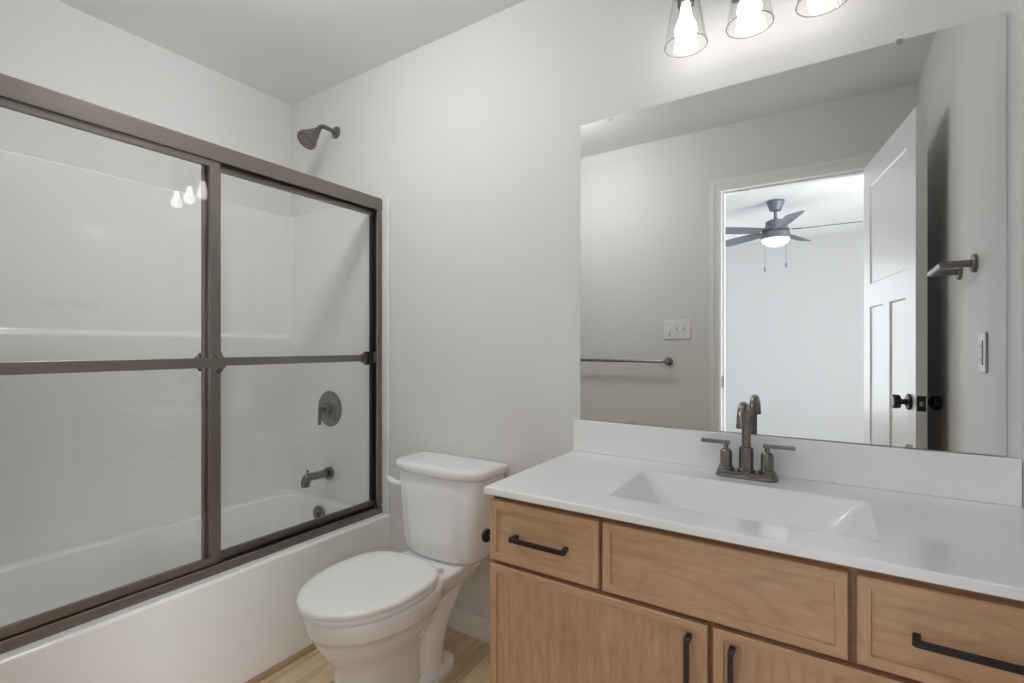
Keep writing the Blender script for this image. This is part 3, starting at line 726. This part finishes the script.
# ------------------------------------------------------------------ vanity light
LX = (2.072, 2.236, 2.400); LY, LZ = -0.125, 2.006
vl = thing('vanity_light', 'three-bulb wall light with clear glass shades above the mirror', 'wall light', (2.236, -0.001, 2.20))
b = new(); add_box(b, (2.236-0.060, -0.022, 2.155), (2.236+0.060, -0.0008, 2.275), 0.004, 2); obj('back_plate', b, M['orb'], vl)
b = new(); add_tube(b, [(1.99, -0.060, 2.222), (2.482, -0.060, 2.222)], 0.010, 16); add_tube(b, [(2.236, -0.02, 2.222), (2.236, -0.06, 2.222)], 0.012, 16); obj('cross_bar', b, M['orb'], vl)
for x in LX:
    b = new(); add_tube(b, smooth_path([(x, -0.060, 2.222), (x, -0.095, 2.228), (x, LY, 2.213), (x, LY, 2.180)], 6), 0.0075, 12)
    add_lathe(b, (x, LY, 2.182), (0, 0, -1), [(0, 0.010), (0.004, 0.028), (0.012, 0.033), (0.030, 0.033), (0.032, 0.024), (0.062, 0.022), (0.064, 0.018), (0.064, 0)], 28)
    ar = obj('lamp_arm', b, M['orb'], vl)
    b = new(); th = 0.0018
    add_lathe(b, (x, LY, LZ), (0, 0, 1), [(0.0, 0.0580), (0.145, 0.0340), (0.145, 0.0340-th), (0.0, 0.0580-th-0.0006), (0.0, 0.0580)], 48, cap0=False, cap1=False)
    add_tube(b, [(x+0.0570*math.cos(2*PI*k/48), LY+0.0570*math.sin(2*PI*k/48), LZ) for k in range(49)], 0.0013, 8, mi=1)
    obj('lamp_shade', b, [M['shade'], M['rim']], ar)
    b = new(); add_lathe(b, (x, LY, 2.119), (0, 0, -1), [(0, 0.0125), (0.010, 0.0135), (0.028, 0.016), (0.045, 0.0225), (0.060, 0.0285), (0.072, 0.030), (0.084, 0.0285), (0.094, 0.023), (0.101, 0.014), (0.104, 0.004), (0.1045, 0)], 32)
    obj('bulb', b, M['bulb'], ar)

# fill light added on the ceiling, out of the frame
CLX, CLY = 1.13, -0.82
cl = thing('added_fill_light', 'added round ceiling fill light with glowing dome, out of view', 'ceiling light', (CLX, CLY, H-0.0005))
b = new(); add_lathe(b, (CLX, CLY, H-0.0005), (0, 0, -1), [(0, 0.075), (0.016, 0.075), (0.020, 0.070), (0.030, 0.02), (0.030, 0)], 40); obj('fill_plate', b, M['trim'], cl)
b = new(); add_lathe(b, (CLX, CLY, H-0.031), (0, 0, -1), [(0, 0.02), (0.004, 0.085), (0.018, 0.120), (0.036, 0.130), (0.060, 0.118), (0.080, 0.088), (0.092, 0.045), (0.095, 0.004), (0.095, 0)], 40); obj('fill_dome', b, M['dome'], cl)

# ------------------------------------------------------------------ wall fittings
tbr = thing('towel_bar', 'long thin dark towel bar on the doorway wall, seen in the mirror', 'towel bar', (1.25, FY, 1.06))
b = new(); add_tube(b, [(0.945, FY+0.058, 1.06), (1.580, FY+0.058, 1.06)], 0.0088, 16); obj('bar', b, M['orb'], tbr)
for x in (0.945, 1.580):
    b = new(); add_lathe(b, (x, FY+0.0004, 1.06), (0, 1, 0), [(0, 0.026), (0.006, 0.026), (0.008, 0.022), (0.009, 0.012), (0.045, 0.011), (0.047, 0.014), (0.069, 0.014), (0.070, 0.012), (0.070, 0)], 28); obj('post', b, M['orb'], tbr)

htb = thing('hand_towel_bar', 'short bronze hand towel bar on the right wall near the open door', 'towel bar', (RX, -0.52, 1.40))
for y in (-0.423, -0.622):
    b = new(); add_lathe(b, (RX-0.0004, y, 1.40), (-1, 0, 0), [(0, 0.0275), (0.008, 0.0275), (0.010, 0.025), (0.010, 0.0110), (0.078, 0.0110), (0.078, 0)], 28); obj('post', b, M['bronze'], htb)
b = new(); add_tube(b, [(RX-0.074, -0.410, 1.40), (RX-0.074, -0.635, 1.40)], 0.0115, 20); obj('bar', b, M['bronze'], htb)

sw = thing('switch_plate', 'white three-gang light switch plate beside the doorway, seen in mirror', 'light switch', (1.63, FY, 1.256))
b = new(); add_box(b, (1.547, FY+0.0004, 1.197), (1.711, FY+0.0065, 1.315), 0.003, 3); obj('plate', b, M['switch'], sw)
for k, x in enumerate((1.583, 1.629, 1.675)):
    up = k > 0; s = 1 if up else -1
    b = new(); add_box(b, (x-0.0055, FY+0.006, 1.244), (x+0.0055, FY+0.0075, 1.268))
    add_prism(b, [(FY+0.0074, 1.256-0.007), (FY+0.0074, 1.256+0.007), (FY+0.017, 1.256+s*0.012+0.003), (FY+0.017, 1.256+s*0.012-0.003)], 'X', x-0.0038, x+0.0038)
    tg = obj('toggle', b, M['switch'], sw)
for x in (1.583, 1.629, 1.675):
    for z in (1.226, 1.286):
        b = new(); add_lathe(b, (x, FY+0.0064, z), (0, 1, 0), [(0, 0.003), (0.0008, 0.0028), (0.001, 0)], 12); obj('screw', b, M['steel'], sw)

ot = thing('outlet_plate', 'white electrical outlet on the right wall at the vanity, seen in mirror', 'outlet', (RX, -0.327, 1.135))
b = new(); add_box(b, (RX-0.0065, -0.364, 1.078), (RX-0.0004, -0.290, 1.192), 0.003, 3); obj('plate', b, M['switch'], ot)
b = new(); add_box(b, (RX-0.0095, -0.3435, 1.101), (RX-0.0062, -0.3105, 1.169), 0.001, 1); oi = obj('receptacle', b, M['switch'], ot)
for zc in (1.117, 1.153):
    for y in (-0.3325, -0.3215):
        b = new(); add_box(b, (RX-0.0099, y-0.001, zc-0.004), (RX-0.0094, y+0.001, zc+0.004)); obj('slot', b, M['rubber_shade'], oi)
    b = new(); add_lathe(b, (RX-0.0094, -0.327, zc-0.008), (-1, 0, 0), [(0, 0.0022), (0.0005, 0.0022)], 10); obj('ground_hole', b, M['rubber_shade'], oi)
b = new(); add_box(b, (RX-0.0112, -0.335, 1.1315), (RX-0.0094, -0.319, 1.1345), 0.0003, 1); add_box(b, (RX-0.0112, -0.335, 1.1365), (RX-0.0094, -0.319, 1.1395), 0.0003, 1); obj('reset_button', b, M['switch'], oi)

tp = thing('toilet_paper_holder', 'black round-ended toilet paper holder on the vanity side by the toilet', 'paper holder', (VX0, -0.445, 0.618))
b = new(); add_lathe(b, (VX0-0.0006, -0.445, 0.618), (-1, 0, 0), [(-0.002, 0.024), (0.006, 0.024), (0.008, 0.020), (0.009, 0.0095), (0.062, 0.0095), (0.062, 0)], 28); obj('post', b, M['black'], tp)
b = new(); add_lathe(b, (VX0-0.062, -0.445, 0.622), (-1, 0, 0), [(0, 0.0175), (0.001, 0.0185), (0.009, 0.0185), (0.010, 0.0175), (0.010, 0)], 28); obj('end_cap', b, M['black'], tp)

# ------------------------------------------------------------------ ceiling fan in the bedroom
fx, fy = 2.01, -3.37
fan = thing('ceiling_fan', 'dark grey five-blade ceiling fan with lit bowl, seen through doorway in mirror', 'ceiling fan', (fx, fy, H))
b = new(); add_lathe(b, (fx, fy, H-0.0005), (0, 0, -1), [(0, 0.072), (0.018, 0.072), (0.022, 0.068), (0.070, 0.050), (0.085, 0.046), (0.087, 0)], 32); obj('canopy', b, M['fanmetal'], fan)
b = new(); add_tube(b, [(fx, fy, H-0.08), (fx, fy, 2.262)], 0.013, 16); obj('downrod', b, M['fanmetal'], fan)
b = new(); add_lathe(b, (fx, fy, 2.275), (0, 0, -1), [(0, 0.025), (0.006, 0.058), (0.018, 0.078), (0.068, 0.080), (0.075, 0.10), (0.085, 0.108), (0.10, 0.108), (0.105, 0.09), (0.105, 0)], 36); obj('motor_housing', b, M['fanmetal'], fan)
for k in range(5):
    a = math.radians(72.5+72*k); dr = Vector((math.cos(a), math.sin(a), 0)); tg = Vector((-math.sin(a), math.cos(a), 0))
    p = math.radians(12.5); ch = tg*math.cos(p) - Vector((0, 0, 1))*math.sin(p); nrm = ch.cross(dr).normalized()
    b = new(); o = Vector((fx, fy, 2.172))
    prof = [(0.13, 0.050), (0.17, 0.056), (0.35, 0.064), (0.55, 0.068), (0.605, 0.066), (0.622, 0.057), (0.628, 0.035)]
    pts = [(r, w) for r, w in prof] + [(r, -w) for r, w in prof[::-1]]
    loft(b, [[o+dr*r+ch*w+nrm*t for r, w in pts] for t in (-0.003, 0.003)])
    bl = obj('blade', b, M['fanblade'], fan)
    b = new(); q = [(0.085, 0.018), (0.13, 0.02), (0.17, 0.035), (0.20, 0.02)]; pts = q + [(r, -w) for r, w in q[::-1]]
    loft(b, [[o+dr*r+ch*w+nrm*t for r, w in pts] for t in (-0.0075, -0.0032)])
    obj('blade_iron', b, M['fanmetal'], bl)
b = new(); add_lathe(b, (fx, fy, 2.170), (0, 0, -1), [(0, 0.095), (0.01, 0.115), (0.060, 0.118), (0.066, 0.112), (0.066, 0)], 36); lk = obj('light_kit', b, M['fanmetal'], fan)
b = new(); add_lathe(b, (fx, fy, 2.104), (0, 0, -1), [(0, 0.110), (0.012, 0.112), (0.034, 0.100), (0.055, 0.072), (0.068, 0.036), (0.072, 0.004), (0.072, 0)], 36); obj('lamp_bowl', b, M['fanlamp'], lk)
for s, zl in ((1, 1.81), (-1, 1.85)):
    b = new(); x = fx+s*0.095*(-0.84); y = fy+s*0.095*(0.543)
    add_tube(b, [(x, y, 2.11), (x, y, zl+0.04)], 0.0016, 6); add_lathe(b, (x, y, zl+0.045), (0, 0, -1), [(0, 0.002), (0.006, 0.006), (0.03, 0.007), (0.045, 0.004), (0.045, 0)], 12)
    obj('pull_chain', b, M['fanmetal'], fan)
